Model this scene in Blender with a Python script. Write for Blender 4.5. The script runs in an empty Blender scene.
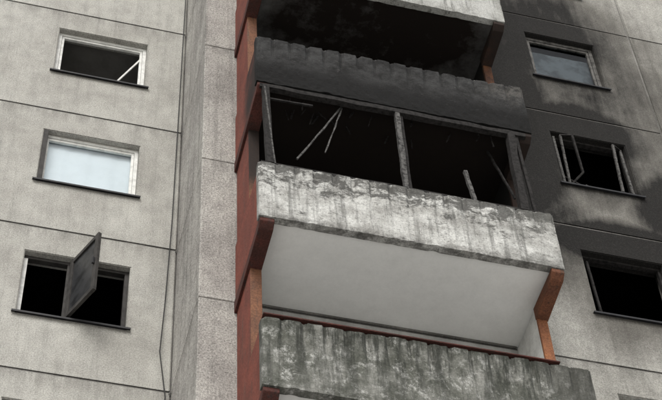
import bpy, bmesh, math, random
from mathutils import Vector, Matrix, noise
random.seed(4)
D=bpy.data; S=bpy.context.scene
S.view_settings.view_transform='Standard'; S.view_settings.look='None'; S.view_settings.exposure=0

# ------------------------------------------------------------------ node helper
class NT:
    def __init__(s,name):
        s.m=D.materials.new(name); s.m.use_nodes=True; s.t=s.m.node_tree; s.n=s.t.nodes; s.l=s.t.links
        s.b=s.n['Principled BSDF']; s.pos=s.n.new('ShaderNodeNewGeometry').outputs['Position']
    def put(s,sock,v):
        if isinstance(v,bpy.types.NodeSocket): s.l.new(v,sock)
        else: sock.default_value=v
    def math(s,op,a,b=0.0,c=0.0,clamp=False):
        n=s.n.new('ShaderNodeMath'); n.operation=op; n.use_clamp=clamp
        s.put(n.inputs[0],a); s.put(n.inputs[1],b)
        if op in('MULTIPLY_ADD',): s.put(n.inputs[2],c)
        return n.outputs[0]
    def vscale(s,v,sc,off=(0,0,0)):
        n=s.n.new('ShaderNodeMapping'); s.l.new(v,n.inputs['Vector']); n.inputs['Scale'].default_value=sc; n.inputs['Location'].default_value=off
        return n.outputs[0]
    def noise(s,v,scale,detail=4,rough=.55,dist=0):
        n=s.n.new('ShaderNodeTexNoise'); s.l.new(v,n.inputs['Vector']); n.inputs['Scale'].default_value=scale
        n.inputs['Detail'].default_value=detail; n.inputs['Roughness'].default_value=rough; n.inputs['Distortion'].default_value=dist
        return n.outputs['Fac']
    def mr(s,v,a,b,c=0.,d=1.,smooth=True):
        n=s.n.new('ShaderNodeMapRange'); n.interpolation_type='SMOOTHSTEP' if smooth else 'LINEAR'
        s.put(n.inputs['Value'],v)
        for k,x in zip(('From Min','From Max','To Min','To Max'),(a,b,c,d)): s.put(n.inputs[k],x)
        return n.outputs['Result']
    def mix(s,f,a,b,mode='MIX'):
        n=s.n.new('ShaderNodeMix'); n.data_type='RGBA'; n.blend_type=mode
        s.put(n.inputs['Factor'],f)
        for i,x in ((6,a),(7,b)):
            if isinstance(x,(tuple,list)): x=(*x[:3],1)
            s.put(n.inputs[i],x)
        return n.outputs[2]
    def grey(s,v):
        n=s.n.new('ShaderNodeCombineColor'); [s.put(n.inputs[i],v) for i in range(3)]; return n.outputs[0]
    def ell(s,c,r,st,inner=.25,outer=1.15):
        n=s.n.new('ShaderNodeVectorMath'); n.operation='SUBTRACT'; s.l.new(s.pos,n.inputs[0]); n.inputs[1].default_value=c
        d=s.n.new('ShaderNodeVectorMath'); d.operation='DIVIDE'; s.l.new(n.outputs[0],d.inputs[0]); d.inputs[1].default_value=r
        l=s.n.new('ShaderNodeVectorMath'); l.operation='LENGTH'; s.l.new(d.outputs[0],l.inputs[0])
        return s.mr(l.outputs['Value'],inner,outer,st,0.)
    def sep(s,v):
        n=s.n.new('ShaderNodeSeparateXYZ'); s.l.new(v,n.inputs[0]); return n.outputs
    def bump(s,h,st,dist=.01):
        n=s.n.new('ShaderNodeBump'); n.inputs['Strength'].default_value=st; n.inputs['Distance'].default_value=dist
        s.l.new(h,n.inputs['Height']); s.l.new(n.outputs[0],s.b.inputs['Normal'])
    def done(s,col,rough=.9,spec=.2):
        s.put(s.b.inputs['Base Color'],(*col,1) if isinstance(col,tuple) else col); s.put(s.b.inputs['Roughness'],rough)
        s.b.inputs['Specular IOR Level'].default_value=spec
        return s.m

SOOT=[((3.9,1.4,1.3),(1.5,4,3.9),2.1),((5.15,1.4,1.35),(1.75,4,1.15),1.75),((5.3,1.4,.5),(1.6,4,1.3),1.25),((5.0,1.4,3.9),(2.1,4,2.6),1.3),((5.5,1.4,2.4),(2.6,4,3.6),.85),
      ((5.8,1.4,-1.32),(2.1,4,.68),2.0),((6.6,1.4,-.35),(1.05,4,1.3),1.7),((4.3,1.4,-1.0),(1.25,4,1.8),1.15),((5.4,1.4,-2.3),(1.3,4,1.6),.65)]
def concrete(name,c1,c2,speck=.35,streak=.3,soot=None,sootcol=(.011,.0103,.0097),grain=65,bumpst=.5,lo=.35,hi=.65,joints=False,mott=.8,spec=.2,inner=False):
    t=NT(name)
    col=t.mix(t.mr(t.noise(t.pos,.9,7,.62),lo,hi),c1,c2)
    sm=t.mr(t.noise(t.vscale(t.pos,(1,1,.8)),5.5,6,.7),.36,.68,1.0,mott)
    col=t.mix(1.0,col,t.grey(sm),'MULTIPLY')
    st=t.mr(t.noise(t.vscale(t.pos,(7,7,.35)),1.0,6,.65),.45,.75,1.0,1.0-streak)
    col=t.mix(1.0,col,t.grey(st),'MULTIPLY')
    if joints:
        pores=t.mr(t.noise(t.pos,24,5,.85),.56,.70,1.,.62); col=t.mix(1.0,col,t.grey(pores),'MULTIPLY')
        z=t.sep(t.pos)[2]; fz=t.math('FRACT',t.math('DIVIDE',t.math('ADD',z,1.06+28),2.8))
        dn=t.math('MULTIPLY',t.mr(fz,.88,1.0,0.,.40),t.mr(t.noise(t.vscale(t.pos,(5,5,.5)),1.3,6,.7),.38,.62))
        col=t.mix(dn,col,(.10,.095,.085))
        upb=t.math('MULTIPLY',t.mr(fz,0.0,.035,.4,0.),t.mr(t.noise(t.pos,3,6,.7),.4,.6)); col=t.mix(upb,col,(.5,.49,.46))
    g=t.noise(t.pos,grain,3,.75)
    sp=t.mr(g,.30,.72,1.0-speck,1.0+speck*.9,False)
    col=t.mix(1.0,col,t.grey(sp),'MULTIPLY')
    if soot:
        acc=None
        for c,r,s_ in soot:
            e=t.ell(c,r,s_,*((.25,1.15) if inner else (.1,1.3))); acc=e if acc is None else t.math('MAXIMUM',acc,e)
        nz=t.math('MULTIPLY_ADD',t.noise(t.vscale(t.pos,(1,1,.55)),1.5,10,.70),.35 if inner else 1.3,-.17 if inner else -.68)
        stk=t.math('MULTIPLY_ADD',t.noise(t.vscale(t.pos,(6,6,.35)),1.2,8,.7),1.0,-.5)
        nz=t.math('ADD',nz,t.math('MULTIPLY',stk,.6 if not inner else .1))
        act=t.math('MULTIPLY',acc,1.4,clamp=True)
        m=t.math('ADD',acc,t.math('MULTIPLY',nz,act)); m=t.mr(m,.0,1.05,0.,1.,False)
        m=t.math('MULTIPLY',m,1.0 if inner else .98,clamp=True)
        if not inner:
            fleck=t.mr(g,.42,.8,1.0,.92); m=t.math('MULTIPLY',m,fleck)
            col=t.mix(t.mr(m,.05,.5,0.,.45),col,(.12,.105,.088))
        col=t.mix(m,col,sootcol)
    t.bump(g,bumpst,.014)
    return t.done(col,.93,spec)

wall_left=concrete('pebbledash_panel_pale',(.475,.467,.432),(.38,.37,.34),.40,.2,grain=54,bumpst=.8,joints=True,mott=.84)
column_mat=concrete('pebbledash_column',(.45,.435,.405),(.33,.315,.295),.58,.38,grain=44,bumpst=.9,joints=True)
wall_right=concrete('pebbledash_panel_sooted',(.45,.44,.405),(.36,.35,.32),.40,.25,soot=SOOT,grain=54,bumpst=.8,joints=True)
BL=(.003,.003,.003)
wall_back=concrete('balcony_back_wall',(.62,.62,.60),(.5,.5,.49),.08,.2,soot=[((1.9,1.4,1.),(2.6,3,2.0),1.6),((1.9,1.4,-1.8),(3.6,3,1.5),3.)],sootcol=BL,inner=True,spec=.02)
seal=concrete('joint_seal',(.27,.26,.245),(.14,.135,.125),.35,.3)
slab_mat=concrete('whitewashed_slab',(.80,.80,.78),(.77,.77,.75),.03,.03,soot=[((1.9,.6,-1.1),(3.6,2.8,1.4),3.),((1.9,.6,1.9),(4.0,3.5,1.2),1.06)],sootcol=(.013,.0105,.009),grain=30,bumpst=.08,mott=.95,inner=True,spec=.05)
whitewall=concrete('whitewashed_side_wall',(.74,.74,.72),(.66,.66,.64),.08,.15,soot=[((3.7,.6,-1.9),(1,2.5,1.3),3.),((3.7,.6,1.),(1,2.5,1.8),1.2)],grain=30,bumpst=.2,inner=True)
edge_clean=concrete('parapet_concrete_clean',(.42,.41,.39),(.3,.295,.28),.25,.4)

def paintmat(name,c1,c2,chip,soot=None):
    t=NT(name)
    col=t.mix(t.mr(t.noise(t.pos,3.,6,.65),.35,.65),c1,c2)
    col=t.mix(t.mr(t.noise(t.vscale(t.pos,(9,9,1)),1.5,6,.7),.53,.7),col,chip)
    col=t.mix(1.,col,t.grey(t.mr(t.noise(t.pos,50,3,.7),.3,.7,.7,1.25)),'MULTIPLY')
    if soot:
        acc=None
        for c,r,s_ in soot:
            e=t.ell(c,r,s_); acc=e if acc is None else t.math('MAXIMUM',acc,e)
        nz=t.math('MULTIPLY_ADD',t.noise(t.pos,3,6,.7),1.2,-.6)
        m=t.mr(t.math('ADD',acc,t.math('MULTIPLY',nz,acc)),.1,1.); col=t.mix(t.math('MULTIPLY',m,.93),col,(.015,.013,.012))
    t.bump(t.noise(t.pos,60,3),.3,.006)
    return t.done(col,.8)
red=paintmat('red_painted_wall',(.20,.060,.042),(.14,.045,.034),(.12,.065,.05),soot=[((0,.35,-.7),(1,.7,1.6),.9)])
orange=paintmat('orange_painted_edge',(.30,.125,.058),(.21,.088,.048),(.13,.08,.055),soot=[((3.7,.5,-1.3),(1,1.5,1.6),1.3),((3.7,.5,1.2),(1,2,1.3),.7)])
leftedge=paintmat('faded_orange_edge',(.19,.088,.05),(.13,.064,.042),(.11,.07,.052),soot=[((.1,.5,-1.3),(1,1.5,1.5),1.2)])
console_mat=paintmat('red_brown_console',(.085,.028,.022),(.05,.022,.018),(.04,.03,.028))
console_or=paintmat('orange_brown_console',(.16,.066,.036),(.11,.048,.03),(.06,.04,.03),soot=[((3.7,.5,-1.2),(1,1.5,1.0),1.4),((3.7,.5,1.6),(1,1.5,1.0),1.0)])

def parapet_mat(kind,ztop):
    t=NT('parapet_'+kind)
    z=t.math('SUBTRACT',t.sep(t.pos)[2],ztop)
    hi=t.noise(t.pos,45,3,.7)
    sp=t.grey(t.mr(hi,.3,.7,.72,1.24,False))
    x=t.sep(t.pos)[0]
    if kind=='peeling_white':
        base=t.mix(t.mr(t.noise(t.vscale(t.pos,(1,1,1.4)),2.5,8,.7),.36,.64),(.60,.60,.575),(.34,.335,.315))
        p=t.noise(t.vscale(t.pos,(.8,1,1.5)),3.6,10,.8,.3)
        thr=t.mr(z,-.75,-.05,.57,.415)
        m=t.mr(t.math('SUBTRACT',p,thr),0.,.08)
        col=t.mix(t.math('MULTIPLY',m,.85),base,(.050,.048,.044))
        bits=t.mr(t.noise(t.vscale(t.pos,(1,1,1.2)),14,6,.8),.54,.63)
        col=t.mix(t.math('MULTIPLY',bits,.65),col,(.10,.098,.09))
        strk=t.mr(t.noise(t.vscale(t.pos,(9,9,.45)),1.,8,.72),.47,.67,0.,.72)
        col=t.mix(strk,col,(.095,.095,.088))
        strk=t.mr(t.noise(t.vscale(t.pos,(22,22,.8),(3,1,0)),1.,4,.6),.57,.72,0.,.4)
        col=t.mix(strk,col,(.06,.06,.057))
        e=t.math('MULTIPLY',t.mr(x,2.2,3.7),t.mr(t.noise(t.pos,2.2,8,.75),.4,.6,0,.55))
        col=t.mix(e,col,(.12,.12,.11))
        bt=t.math('MULTIPLY',t.mr(z,-1.06,-.93,.75,0.),t.mr(t.noise(t.pos,5,7,.75),.4,.58)); col=t.mix(bt,col,(.10,.097,.09))
    elif kind=='mossy':
        base=t.mix(t.mr(t.noise(t.pos,2.2,8,.7),.38,.6),(.23,.23,.21),(.095,.098,.083))
        l=t.mr(t.noise(t.vscale(t.pos,(1,1,.9)),5.5,10,.84,.2),.50,.62)
        col=t.mix(t.math('MULTIPLY',l,.85),base,(.47,.47,.445))
        dk=t.mr(t.noise(t.vscale(t.pos,(9,9,.7)),1.,8,.75),.43,.59,0.,.93)
        dk=t.math('MULTIPLY',dk,t.mr(z,-1.0,-.1,.45,1.))
        col=t.mix(dk,col,(.030,.032,.027))
        tp=t.math('MULTIPLY',t.mr(z,-.34,-.02,0.,.85),t.mr(t.noise(t.pos,5,7,.75),.36,.56)); col=t.mix(tp,col,(.032,.034,.027))
        e=t.math('MULTIPLY',t.mr(x,2.9,3.5),.75); col=t.mix(e,col,(.07,.07,.062))
    elif kind=='sooted':
        base=t.mix(t.mr(t.noise(t.vscale(t.pos,(1,1,1.5)),3.,8,.7),.35,.65),(.052,.052,.052),(.018,.0177,.0173))
        lo=t.mr(z,-.80,-.28,0.96,0.)
        col=t.mix(lo,base,(.007,.0068,.0065))
        tp=t.math('MULTIPLY',t.mr(z,-.07,-.0,0.,.5),t.mr(t.noise(t.pos,6,6,.75),.45,.62)); col=t.mix(tp,col,(.22,.21,.20))
        gr=t.mr(t.noise(t.vscale(t.pos,(1.3,1,1.6)),6,9,.8),.57,.69,0.,.42); gr=t.math('MULTIPLY',gr,t.mr(z,-1.0,-.4,.12,1.))
        col=t.mix(gr,col,(.15,.145,.14))
        gv=t.mr(t.math('PINGPONG',t.math('ADD',x,0.),.117),0.,.02,.6,0.); gv=t.math('MULTIPLY',gv,t.mr(z,-.5,-.15)); col=t.mix(gv,col,(.010,.010,.0095))  # grooves between ribs darkened in colour so the ribs read deeper
        e=t.math('MULTIPLY',t.mr(x,2.9,3.6),t.mr(t.noise(t.pos,3,8,.75),.42,.6,0,.4)); e=t.math('MULTIPLY',e,t.mr(z,-.6,-.2)); col=t.mix(e,col,(.18,.17,.155))
    else:
        base=t.mix(t.mr(t.noise(t.pos,2.2,8,.7),.38,.6),(.46,.46,.44),(.30,.30,.28))
        dk=t.mr(t.noise(t.vscale(t.pos,(9,9,.7)),1.,7,.7),.5,.66,0.,.8)
        col=t.mix(dk,base,(.09,.09,.08))
    col=t.mix(1.0,col,sp,'MULTIPLY'); t.bump(t.noise(t.pos,22,6,.75),.7,.025)
    return t.done(col,.92)

def simple(name,col,rough=.6,var=.15,scale=12,metal=0,spec=.2):
    t=NT(name); c2=tuple(x*(1-var*2) for x in col)
    cc=t.mix(t.mr(t.noise(t.pos,scale,6,.7),.4,.65),col,c2); m=t.done(cc,rough,spec); t.b.inputs['Metallic'].default_value=metal; t.bump(t.noise(t.pos,40,4),.15,.004); return m
frame_white=simple('white_window_paint',(.72,.72,.69),.5,.12,9)
frame_old=simple('weathered_window_wood',(.13,.125,.118),.8,.35,9)
frame_dark=simple('dark_window_wood',(.05,.047,.044),.7,.2,9)
char=simple('charred_wood',(.026,.024,.023),.9,.35,18)
ash=simple('ash_covered_wood',(.11,.107,.103),.9,.42,22)
black=simple('burnt_and_unlit_black',(.003,.003,.003),.95,.3,3,0,.02)
roomm=simple('room_plaster',(.30,.29,.27),.9,.1,2)
sillm=simple('dark_sheet_metal',(.028,.028,.03),.5,.2,9)
curtain=simple('curtain_cloth',(.80,.85,.90),.9,.02,3)
blind=simple('grey_blind_cloth',(.11,.125,.14),.9,.25,3)
darkglass=simple('dark_opaque_glass',(.035,.036,.038),.35,.3,5)  # opaque dark colour in place of clear glass, for the open casement
roofm=simple('roof_felt',(.05,.05,.05),.95)
cablem=simple('cable_rubber',(.03,.03,.03),.6)
gl=D.materials.new('window_glass'); gl.use_nodes=True; n=gl.node_tree.nodes; l=gl.node_tree.links
tr=n.new('ShaderNodeBsdfTransparent'); tr.inputs[0].default_value=(.90,.93,.93,1)
lw=n.new('ShaderNodeLayerWeight'); lw.inputs[0].default_value=.2
nz=n.new('ShaderNodeTexNoise'); nz.inputs['Scale'].default_value=3; bp=n.new('ShaderNodeBump'); bp.inputs['Strength'].default_value=.02; l.new(nz.outputs[0],bp.inputs['Height'])
mx=n.new('ShaderNodeMixShader'); g2=n.new('ShaderNodeBsdfGlossy'); g2.inputs['Roughness'].default_value=.05; l.new(bp.outputs[0],g2.inputs['Normal'])
l.new(lw.outputs['Fresnel'],mx.inputs[0]); l.new(tr.outputs[0],mx.inputs[1]); l.new(g2.outputs[0],mx.inputs[2]); l.new(mx.outputs[0],n['Material Output'].inputs[0])

# ------------------------------------------------------------------ mesh helpers
bld=D.objects.new('apartment_building',None); S.collection.objects.link(bld)
def obj(name,me,mat=None,parent=bld):
    o=D.objects.new(name,me); S.collection.objects.link(o)
    if mat:
        for m in (mat if isinstance(mat,list) else [mat]): me.materials.append(m)
    o.parent=parent; return o
def box(name,x0,x1,y0,y1,z0,z1,mat,bev=0,parent=bld):
    bm=bmesh.new(); bmesh.ops.create_cube(bm,size=1)
    for v in bm.verts: v.co=Vector(((x0+x1)/2+v.co.x*(x1-x0),(y0+y1)/2+v.co.y*(y1-y0),(z0+z1)/2+v.co.z*(z1-z0)))
    if bev: bmesh.ops.bevel(bm,geom=bm.edges[:],offset=bev,segments=2,affect='EDGES',profile=.5)
    me=D.meshes.new(name); bm.to_mesh(me); bm.free(); return obj(name,me,mat,parent)
def pane(x0,x1,y,z0,z1,parent,m=None):
    me=D.meshes.new('glass'); me.from_pydata([(x0,y,z0),(x1,y,z0),(x1,y,z1),(x0,y,z1)],[],[(0,1,2,3)]); return obj('glass',me,m or gl,parent)
def panel(name,x0,x1,z0,z1,y,th,ops,mat):
    xs=sorted({x0,x1,*[o[0] for o in ops],*[o[1] for o in ops]}); zs=sorted({z0,z1,*[o[2] for o in ops],*[o[3] for o in ops]})
    solid={}
    for i in range(len(xs)-1):
        for j in range(len(zs)-1):
            cx=(xs[i]+xs[i+1])/2; cz=(zs[j]+zs[j+1])/2
            solid[i,j]=not any(o[0]<cx<o[1] and o[2]<cz<o[3] for o in ops)
    bm=bmesh.new(); cache={}
    def V(i,j,k):
        if (i,j,k) not in cache: cache[i,j,k]=bm.verts.new((xs[i],y+(th if k else 0),zs[j]))
        return cache[i,j,k]
    for (i,j),s in solid.items():
        if not s: continue
        bm.faces.new([V(i,j,0),V(i+1,j,0),V(i+1,j+1,0),V(i,j+1,0)])
        bm.faces.new([V(i,j,1),V(i,j+1,1),V(i+1,j+1,1),V(i+1,j,1)])
        for di,dj,a,b_ in ((-1,0,(i,j),(i,j+1)),(1,0,(i+1,j+1),(i+1,j)),(0,-1,(i+1,j),(i,j)),(0,1,(i,j+1),(i+1,j+1))):
            if not solid.get((i+di,j+dj),False):
                bm.faces.new([V(*a,0),V(*b_,0),V(*b_,1),V(*a,1)])
    bmesh.ops.recalc_face_normals(bm,faces=bm.faces[:])
    ed=[e for e in bm.edges if len(e.link_faces)==2 and e.calc_face_angle(0)>1.0 and all(abs(v.co.y-y)<1e-5 for v in e.verts)]
    bmesh.ops.bevel(bm,geom=ed,offset=.012,segments=2,affect='EDGES')
    me=D.meshes.new(name); bm.to_mesh(me); bm.free(); return obj(name,me,mat)
def stick(name,p,q,w,mat,parent=bld,jit=.15,seg=7,d=None):
    p=Vector(p);q=Vector(q); ax=(q-p).normalized(); side=ax.cross(Vector((0,1,0))).normalized(); up=ax.cross(side)
    d=d or w; bm=bmesh.new(); rings=[]
    for i in range(seg+1):
        c=p.lerp(q,i/seg)+Vector((random.uniform(-1,1),random.uniform(-1,1),0))*w*jit
        s1=1+random.uniform(-jit,jit)*1.6
        rings.append([bm.verts.new(c+side*a*w/2*s1+up*b_*d/2*(1+random.uniform(-jit,jit))) for a,b_ in((-1,-1),(1,-1),(1,1),(-1,1))])
    for r0,r1 in zip(rings,rings[1:]):
        for k in range(4): bm.faces.new([r0[k],r0[(k+1)%4],r1[(k+1)%4],r1[k]])
    bm.faces.new(rings[0][::-1]); bm.faces.new(rings[-1]); bmesh.ops.recalc_face_normals(bm,faces=bm.faces[:])
    me=D.meshes.new(name); bm.to_mesh(me); bm.free(); return obj(name,me,mat,parent)
def empty(name,parent=bld):
    o=D.objects.new(name,None); S.collection.objects.link(o); o.parent=parent; return o

# ------------------------------------------------------------------ constants
H=2.8; ZG=-20.6; YL=3.0; YF=1.366; W=3.745; HP=1.062
LV=range(-6,3); JT=-1.06
LA,LB=-2.467,-1.049; RA,RB=4.845,6.031
# ------------------------------------------------------------------ facade panels
for k in range(-7,3):
    z0=JT+H*k; z1=z0+H; g=.009
    zz0=ZG if k==-7 else z0+g; zz1=z1-g
    wz=(H*k-.035,H*k+1.216); rz=(H*k-.09,H*k+1.216)
    panel('wall_panel_left',-5.6,-.44,zz0,zz1,YL,.25,[(LA,LB,*wz)],wall_left)
    panel('wall_panel_far_left',-11,-5.63,zz0,zz1,YL,.25,[(-10.1,-8.7,*wz),(-7.8,-6.4,*wz)],wall_left)
    box('wall_column',-.42,.10,YF,YL+.25,zz0,zz1,column_mat,.014)
    fl=H*k-1.0
    panel('wall_panel_balcony_bay',.115,3.74,zz0,zz1,YF+.004,.25,[(.8,1.6,fl+.15,fl+2.15),(1.9,3.2,fl+.9,fl+2.15)],wall_back)
    panel('wall_panel_right',3.755,6.74,zz0,zz1,YF,.25,[(RA,RB,*rz)],wall_right)
    panel('wall_panel_far_right',6.765,12,zz0,zz1,YF,.25,[(8.3,9.6,*rz)],wall_right)
    for nm,a,b_,y in(('joint_seal_left',-11,-.43,YL+.012),('joint_seal_right',-.41,12,YF+.012)):
        box(nm,a,b_,y,y+.2,z1-.04,z1+.04,seal)
for x,y in((-5.615,YL),(6.752,YF),(3.747,YF),(.107,YF)):
    box('joint_seal_vertical',x-.03,x+.03,y+.014,y+.2,ZG,JT+3*H,seal)
box('inner_corner_seal',-.46,-.425,YL+.03,YL+.2,ZG,JT+3*H,seal)
TOP=JT+3*H
box('rear_block',-10.98,11.98,7.2,13,ZG,TOP,wall_left)
box('roof',-11.1,12.1,YL-.1,13.1,TOP+.002,TOP+.35,roofm,.02)
box('roof_front',-.5,12.1,YF-.1,YL-.102,TOP+.002,TOP+.35,roofm,.02)
box('end_wall_left',-11,-10.75,YL+.252,7.198,ZG,TOP,wall_left); box('end_wall_right',11.75,12,YF+.252,7.198,ZG,TOP,wall_right)

def room(x0,x1,y,z0,z1,mat,depth=3.2):
    bm=bmesh.new(); bmesh.ops.create_cube(bm,size=1)
    for v in bm.verts: v.co=Vector(((x0+x1)/2+v.co.x*(x1-x0),y+depth/2+v.co.y*depth,(z0+z1)/2+v.co.z*(z1-z0)))
    bmesh.ops.delete(bm,geom=[f for f in bm.faces if abs(f.calc_center_median().y-y)<1e-4],context='FACES_ONLY')
    me=D.meshes.new('room'); bm.to_mesh(me); bm.free(); return obj('room_interior',me,mat)

def cloth(name,x0,x1,y,z0,z1,mat,parent,amp=.02,fr_=22):
    bm=bmesh.new(); N=80; rows=[]
    for j in range(2):
        rows.append([bm.verts.new((x0+(x1-x0)*i/N, y+amp*math.sin(fr_*i/N*2*math.pi/3+.6*math.sin(i*.3)), (z0,z1)[j])) for i in range(N+1)])
    for i in range(N): bm.faces.new([rows[0][i],rows[0][i+1],rows[1][i+1],rows[1][i]])
    me=D.meshes.new(name); bm.to_mesh(me); bm.free(); o=obj(name,me,mat,parent)
    for f in me.polygons: f.use_smooth=True
    return o
def frame(p,x0,x1,y,z0,z1,w,d,mat,name='frame',left=None):
    box(name+'_bottom',x0,x1,y,y+d,z0,z0+w,mat,.004,p); box(name+'_top',x0,x1,y,y+d,z1-w,z1,mat,.004,p)
    box(name+'_jamb',x0,x0+w,y+.001,y+d-.001,z0+w,z1-w,left or mat,.004,p); box(name+'_jamb',x1-w,x1,y+.001,y+d-.001,z0+w,z1-w,mat,.004,p)
def sill(p,x0,x1,yf,z,ov=.06,out=.05):
    bm=bmesh.new()
    pts=[(yf+.12,z+.018),(yf-out,z-.002),(yf-out,z-.032),(yf-out+.006,z-.032),(yf-out+.006,z-.008),(yf+.12,z+.010)]
    tl=random.uniform(-.008,.008)
    A=[bm.verts.new((x0-ov,a,b_+tl)) for a,b_ in pts]; B=[bm.verts.new((x1+ov,a,b_-tl)) for a,b_ in pts]
    for i in range(6): bm.faces.new([A[i],A[(i+1)%6],B[(i+1)%6],B[i]])
    bm.faces.new(A); bm.faces.new(B[::-1]); bmesh.ops.recalc_face_normals(bm,faces=bm.faces[:])
    me=D.meshes.new('sill'); bm.to_mesh(me); bm.free(); obj('sill',me,sillm,p)
def window(x0,x1,yf,z0,z1,style):
    p=empty('window'); sill(p,x0,x1,yf,z0)
    fy=yf+.09; burnt=style in('burnt','burntbare')
    room(x0-.9,x1+.7,yf+.252,z0-.85,z1+.42,black if burnt or style=='open' else roomm)  # room behind the open window is painted black too, as unlit shade
    if style=='burntbare':
        frame(p,x0+.002,x1-.002,fy,z0+.02,z1-.002,.035,.07,char)
        stick('burnt_bar',(x0+.13,fy+.02,z0+.05),(x0+.10,fy+.02,z1-.1),.03,char,p,.05); return
    if style=='burnt':
        frame(p,x0+.002,x1-.002,fy,z0+.02,z1-.002,.045,.08,char)
        J=.05
        stick('burnt_jamb',(x0+.055,fy-.03,z0+.04),(x0+.055,fy-.03,z1-.05),.035,ash,p,J)
        a=(x0+.12,fy-.06,z0+.03); b_=(x0+.15,fy-.08,z1-.05); c=(x0+.30,fy-.16,z1-.12); d=(x0+.33,fy-.14,z0+.30)
        for u,v in((a,b_),(d,c)): stick('burnt_sash_stile',u,v,.03,ash if u is a else char,p,J)
        for u,v in((b_,c),(a,d)): stick('burnt_sash_rail',u,v,.03,char,p,J)
        a=(x1-.27,fy-.10,z0+.05); b_=(x1-.22,fy-.12,z1-.10); c=(x1-.06,fy-.02,z1-.06); d=(x1-.06,fy-.02,z0+.04)
        for u,v in((a,b_),(d,c)): stick('burnt_sash_stile',u,v,.034,ash,p,J)
        for u,v in((b_,c),(a,d)): stick('burnt_sash_rail',u,v,.03,char,p,J)
        stick('burnt_rail',(x1-.75,fy+.06,z0+.28),(x1-.30,fy+.02,z0+.04),.022,ash,p,J)
        stick('burnt_rail',(x0+.1,fy+.05,z0+.40),(x0+.6,fy+.03,z0+.06),.022,char,p,J)
        return
    mat=frame_old if style=='old' else frame_dark if style=='open' else frame_white
    frame(p,x0+.002,x1-.002,fy,z0+.02,z1-.002,.055,.08,mat,left=frame_white if style=='open' else None)
    if style!='open':
        frame(p,x0+.06,x1-.06,fy+.02,z0+.078,z1-.06,.04,.045,mat,'sash')
        if style!='inner': pane(x0+.10,x1-.10,fy+.04,z0+.118,z1-.10,p)
    if style=='curtain':
        cloth('curtain',x0+.03,x1-.03,yf+.20,z0-.05,z1+.05,curtain,p,.004,12)
    if style=='old': cloth('blind',x0+.03,x1-.03,yf+.20,z0-.05,z1-.25,blind,p,.003,9)
    if style=='inner':
        c=empty('inner_casement',p)
        stick('casement_stile',(x1-.07,yf+.13,z0+1.0),(x1-.52,yf+.20,z0+.10),.026,frame_white,c,.02)
        stick('casement_rail',(x1-.52,yf+.20,z0+.10),(x1-.1,yf+.30,z0+.12),.03,frame_old,c,.02)
        box('inner_partition',x0+.03,x1-.03,yf+.7,yf+.73,z0-.4,z0+.75,blind,.004,c)
    return p

for k in range(-7,3):
    st='curtain' if k==0 else 'open' if k==-1 else 'inner' if k==1 else random.choice(['curtain','plain','old'])
    p=window(LA,LB,YL,H*k-.035,H*k+1.216,st)
    if k==0:
        box('dark_gap_strip',LA+.004,LA+.07,YL-.012,YL+.085,H*k,H*k+1.2,frame_dark,.004,p)  # dark strip standing in for the shaded gap left of the pane
    if st=='open':
        c=empty('open_casement',p); z0=H*k+.03; z1=H*k+1.18
        hx,hy=-1.83,YL+.06; ang=math.radians(-65); w=.66
        c.location=(hx,hy,0); c.rotation_euler=(0,0,ang)
        def cb(n_,a,b_,zz0,zz1,m,y0=-.025,y1=.025): box(n_,a,b_,y0,y1,zz0,zz1,m,.004,c)
        cb('stile',0,.07,z0,z1,frame_dark); cb('stile',w-.07,w,z0,z1,frame_dark)
        cb('rail',.07,w-.07,z0,z0+.07,frame_dark,-.023,.023); cb('rail',.07,w-.07,z1-.07,z1,frame_dark,-.023,.023)
        pane(.07,w-.07,0,z0+.07,z1-.07,c,darkglass)
        box('handle',w-.05,w-.02,-.06,-.026,(z0+z1)/2-.06,(z0+z1)/2+.06,sillm,.004,c)
        box('mullion',hx-.05,hx-.01,YL+.09,YL+.16,H*k+.04,H*k+1.16,frame_dark,.004,p)
    for a,b_ in((-10.1,-8.7),(-7.8,-6.4)): window(a,b_,YL,H*k-.035,H*k+1.216,random.choice(['curtain','plain']))
    st='old' if k==1 else 'burnt' if k==0 else 'burntbare' if k==-1 else 'curtain'
    window(RA,RB,YF,H*k-.09,H*k+1.216,st)
    window(8.3,9.6,YF,H*k-.09,H*k+1.216,'plain')
    fl=H*k-1.0
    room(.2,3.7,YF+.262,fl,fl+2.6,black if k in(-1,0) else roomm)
    if k not in(-1,0):
        p=empty('balcony_window'); frame(p,1.902,3.198,YF+.1,fl+.902,fl+2.148,.06,.07,frame_white); pane(1.962,3.138,YF+.13,fl+.962,fl+2.088,p)
        p=empty('balcony_door'); frame(p,.802,1.598,YF+.1,fl+.152,fl+2.148,.08,.06,frame_white); pane(.882,1.518,YF+.13,fl+.23,fl+2.07,p)

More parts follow.
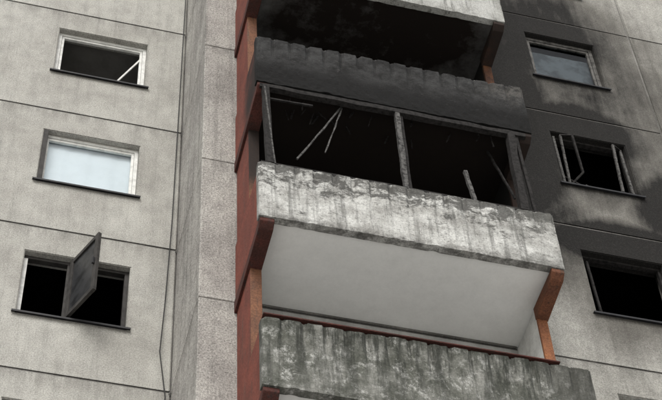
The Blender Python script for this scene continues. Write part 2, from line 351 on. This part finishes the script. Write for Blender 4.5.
# ------------------------------------------------------------------ balconies
def parapet(p,zt,mat,seed,amp=1.):
    bm=bmesh.new(); NX=320; zs=[0,-.012,-.03,-.06,-.10,-.15,-.2,-.26,-.33,-.4,-.48,-.56,-.64,-.72,-.8,-.88,-.94,-.98,-1.01,-1.035,-HP]
    pitch=.234
    def dy(x,z):
        u=(x/pitch)%1.0; s=min(u,1-u)*2
        rib=min(1,max(0,(s-.12)/.2))
        fl_=.5+.7*noise.noise(Vector((math.floor(x/pitch)*3.7+seed,.5,0)))
        fade=max(0,1-(-z/(.35+.25*fl_)))**.9 if z<-.03 else .0
        r=.036*amp*rib*fade*(.8+.4*fl_)
        if z>-.03: r=-.012*(1-z/-.03)
        nn=noise.noise(Vector((x*2.1+seed,z*2.1,0)))*.012+noise.noise(Vector((x*14+seed,z*14,3)))*.009
        return -(r+nn)
    rows=[]
    for j,z in enumerate(zs):
        row=[]
        for i in range(NX+1):
            x=W*i/NX; zj=z; u=(x/pitch)%1
            if j<=2: zj=z-(max(0,noise.noise(Vector((x*4+seed,9,0)))-.05)*.07 + (.014*amp if u<.08 or u>.92 else 0)*(1-j*.4) + abs(noise.noise(Vector((x*26+seed,2,0))))*.012)
            if j==len(zs)-1: zj=z+max(0,noise.noise(Vector((x*6+seed,4,0)))-.05)*.04
            row.append(bm.verts.new((x,dy(x,z),zt+zj)))
        rows.append(row)
    for r0,r1 in zip(rows,rows[1:]):
        for i in range(NX): bm.faces.new([r0[i],r1[i],r1[i+1],r0[i+1]])
    T=[bm.verts.new((v.co.x,.10,v.co.z)) for v in rows[0]]; B=[bm.verts.new((v.co.x,.10,v.co.z)) for v in rows[-1]]
    for i in range(NX):
        bm.faces.new([T[i],rows[0][i],rows[0][i+1],T[i+1]]); bm.faces.new([rows[-1][i],B[i],B[i+1],rows[-1][i+1]]); bm.faces.new([B[i],T[i],T[i+1],B[i+1]])
    for i in(0,NX): bm.faces.new([r[i] for r in rows]+[B[i],T[i]])
    bmesh.ops.recalc_face_normals(bm,faces=bm.faces[:])
    me=D.meshes.new('parapet'); bm.to_mesh(me); bm.free(); return obj('parapet',me,mat,p)
def console(p,x0,x1,zt,mat,yb=YF):
    bm=bmesh.new(); pr=[(.02,0),(yb,0),(yb,-.20),(.10,-.13),(.02,-.06)]
    A=[bm.verts.new((x0,a,zt+b_)) for a,b_ in pr]; B=[bm.verts.new((x1,a,zt+b_)) for a,b_ in pr]
    for i in range(5): bm.faces.new([A[i],A[(i+1)%5],B[(i+1)%5],B[i]])
    bm.faces.new(A); bm.faces.new(B[::-1]); bmesh.ops.recalc_face_normals(bm,faces=bm.faces[:])
    bmesh.ops.bevel(bm,geom=bm.edges[:],offset=.006,segments=1,affect='EDGES')
    me=D.meshes.new('console'); bm.to_mesh(me); bm.free(); obj('console',me,mat,p)
for k in LV:
    p=empty('balcony'); zt=H*k
    kind={0:'sooted',-1:'peeling_white',-2:'mossy'}.get(k,'weathered')
    pm=parapet_mat(kind,zt)
    parapet(p,zt,pm,k*7.3,{0:1.2,-1:1.15,-2:1.3}.get(k,1.))
    zb=zt-HP
    box('slab',.10,W-.02,.102,YF-.003,zb+.03,zb+.17,slab_mat,0,p)
    box('wall_slab_joint',.19,W-.15,YF-.02,YF-.004,zb+.004,zb+.028,seal,0,p)
    box('side_parapet_left',.03,.099,.103,YF-.004,zb+.004,zt-.01,red,.004,p)
    box('side_parapet_right',W-.1,W-.004,.103,YF-.004,zb+.172,zt-.01,edge_clean,.004,p)
    console(p,.015,.19,zb-.003,console_mat); console(p,W-.165,W-.005,zb-.003,console_or,.69)
    z0=zt-H-.008
    box('side_wall_left',.05,.10,.70,YF-.006,z0,zb-.003,red,0,p)
    box('side_wall_left_inner',.1005,.185,.71,YF-.006,z0,zb-.004,whitewall,0,p)
    box('side_wall_left_edge',.052,.187,.67,.6995,z0,zb-.005,leftedge,.004,p)
    box('side_wall_right',W-.14,W-.03,.71,YF-.006,z0,zb-.004,whitewall,0,p)
    box('side_wall_right_edge',W-.146,W-.02,.67,.7095,z0,zb-.005,orange,.004,p)
    if k==-2 or k==-4: box('coping',.02,W-.35,-.03,.13,zt+.002,zt+.022,console_mat,.004,p)

# burnt glazing of the fire balcony
p=empty('burnt_balcony_glazing')
zt=-2.8; zc=-1.07
stick('head_beam',(.05,.05,zc-.05),(W-.1,.05,zc-.06),.08,char,p,.08,14)
stick('sill_beam',(.05,.06,zt+.03),(W-.1,.06,zt+.03),.05,char,p,.12,14)
stick('post',(.16,.05,zt+.02),(.12,.04,zc-.05),.085,char,p,.06); stick('post_ash',(.215,.02,zt+.02),(.10,-.01,zc-.1),.02,ash,p,.08)
stick('post',(1.87,.04,zt),(1.88,.04,zc-.05),.06,ash,p,.08,9); stick('post',(1.93,.07,zt),(1.93,.07,zc-.05),.055,char,p,.06)
stick('post_stub',(2.76,.04,zt),(2.70,.04,zt+.62),.045,ash,p,.08)
stick('post',(3.40,.05,zt),(3.44,.05,zc-.05),.10,char,p,.06); stick('post',(3.55,.05,zt),(3.52,.05,zc-.05),.04,char,p,.12)
stick('post',(3.62,.35,zt),(3.60,.32,zc-.05),.06,char,p,.06)
stick('transom',(.15,.06,-1.35),(.75,.06,-1.33),.025,char,p,.1)
stick('hanging_lath',(1.17,.15,zc-.02),(.55,.2,-2.35),.022,ash,p,.25); stick('hanging_lath',(1.17,.15,zc-.05),(.92,.2,-2.1),.018,ash,p,.25)
stick('hanging_lath',(3.25,.4,zc-.02),(3.45,.3,-2.2),.025,char,p,.2)
for i in range(22):
    x=random.uniform(.3,3.3); y=random.uniform(.1,.5)
    stick('ceiling_rag',(x,y,zc+.05),(x+random.uniform(-.10,.10),y,zc-random.uniform(.05,.25)),random.uniform(.008,.018),char,p,.3,4)

# hanging cable
cu=D.curves.new('hanging_cable','CURVE'); cu.dimensions='3D'; cu.bevel_depth=.008; sp=cu.splines.new('POLY')
P=[(-.47,2.97,5.6),(-.50,2.97,1.7),(-.52,2.96,-.5),(-.56,2.96,-2.2),(-.60,2.95,-3.2),(-.50,2.96,-4.0),(-.58,2.96,-4.9),(-.6,2.97,-20)]
sp.points.add(len(P)-1)
for a,b_ in zip(sp.points,P): a.co=(*b_,1)
o=D.objects.new('hanging_cable',cu); S.collection.objects.link(o); cu.materials.append(cablem)

# ------------------------------------------------------------------ ground
def sheet(name,x0,x1,y0,y1,z,mat):
    me=D.meshes.new(name); me.from_pydata([(x0,y0,z),(x1,y0,z),(x1,y1,z),(x0,y1,z)],[],[(0,1,2,3)]); return obj(name,me,mat,None)
tg=NT('grass_and_soil'); gm=tg.done(tg.mix(tg.mr(tg.noise(tg.pos,.4,8,.7),.4,.6),(.09,.11,.05),(.17,.15,.11)),.95)
sheet('ground',-600,600,-600,600,ZG,gm)
asph=simple('asphalt',(.07,.07,.07),.9,.15,3); pav=simple('pale_bounce_paving',(.50,.49,.47),.9,.05,3)
sheet('road',-80,80,-80,-72,ZG+.004,asph)
box('bounce_pavement',-70,70,-70,-.2,ZG-.1,ZG+.12,pav,.02,None)  # unseen yard, made wide and pale to bounce light up under the balconies

# ------------------------------------------------------------------ light
w=D.worlds.new('World'); S.world=w; w.use_nodes=True; n=w.node_tree.nodes; l=w.node_tree.links
el,az=math.radians(45),math.radians(205)
sky=n.new('ShaderNodeTexSky'); sky.sky_type='NISHITA'; sky.sun_disc=False; sky.sun_elevation=el; sky.sun_rotation=az; sky.dust_density=4; sky.air_density=1.5
hs=n.new('ShaderNodeHueSaturation'); hs.inputs['Saturation'].default_value=.27; hs.inputs['Value'].default_value=1.3
l.new(sky.outputs[0],hs.inputs['Color']); l.new(hs.outputs[0],n['Background'].inputs[0]); n['Background'].inputs[1].default_value=.15
sl=D.lights.new('sun','SUN'); sl.energy=1.2; sl.angle=math.radians(30); sl.color=(1,.985,.96)
so=D.objects.new('sun',sl); S.collection.objects.link(so)
dv=Vector((math.sin(az)*math.cos(el),math.cos(az)*math.cos(el),math.sin(el)))
so.rotation_euler=dv.to_track_quat('Z','Y').to_euler()

# ------------------------------------------------------------------ camera
pt,yw,rl=math.radians(52.29),math.radians(18.12),math.radians(-4.26)
f=Vector((math.sin(yw)*math.cos(pt),math.cos(yw)*math.cos(pt),math.sin(pt))); rt=Vector((math.cos(yw),-math.sin(yw),0)); up=rt.cross(f)
r2=rt*math.cos(rl)+up*math.sin(rl); u2=-rt*math.sin(rl)+up*math.cos(rl)
cam=D.cameras.new('camera'); cam.sensor_width=36; cam.lens=1669/662*36; cam.clip_end=2000; cam.clip_start=.1
co=D.objects.new('camera',cam); S.collection.objects.link(co)
M=Matrix((r2,u2,-f)).transposed().to_4x4(); M.translation=Vector((-2.880,-11.496,-18.983)); co.matrix_world=M
S.camera=co
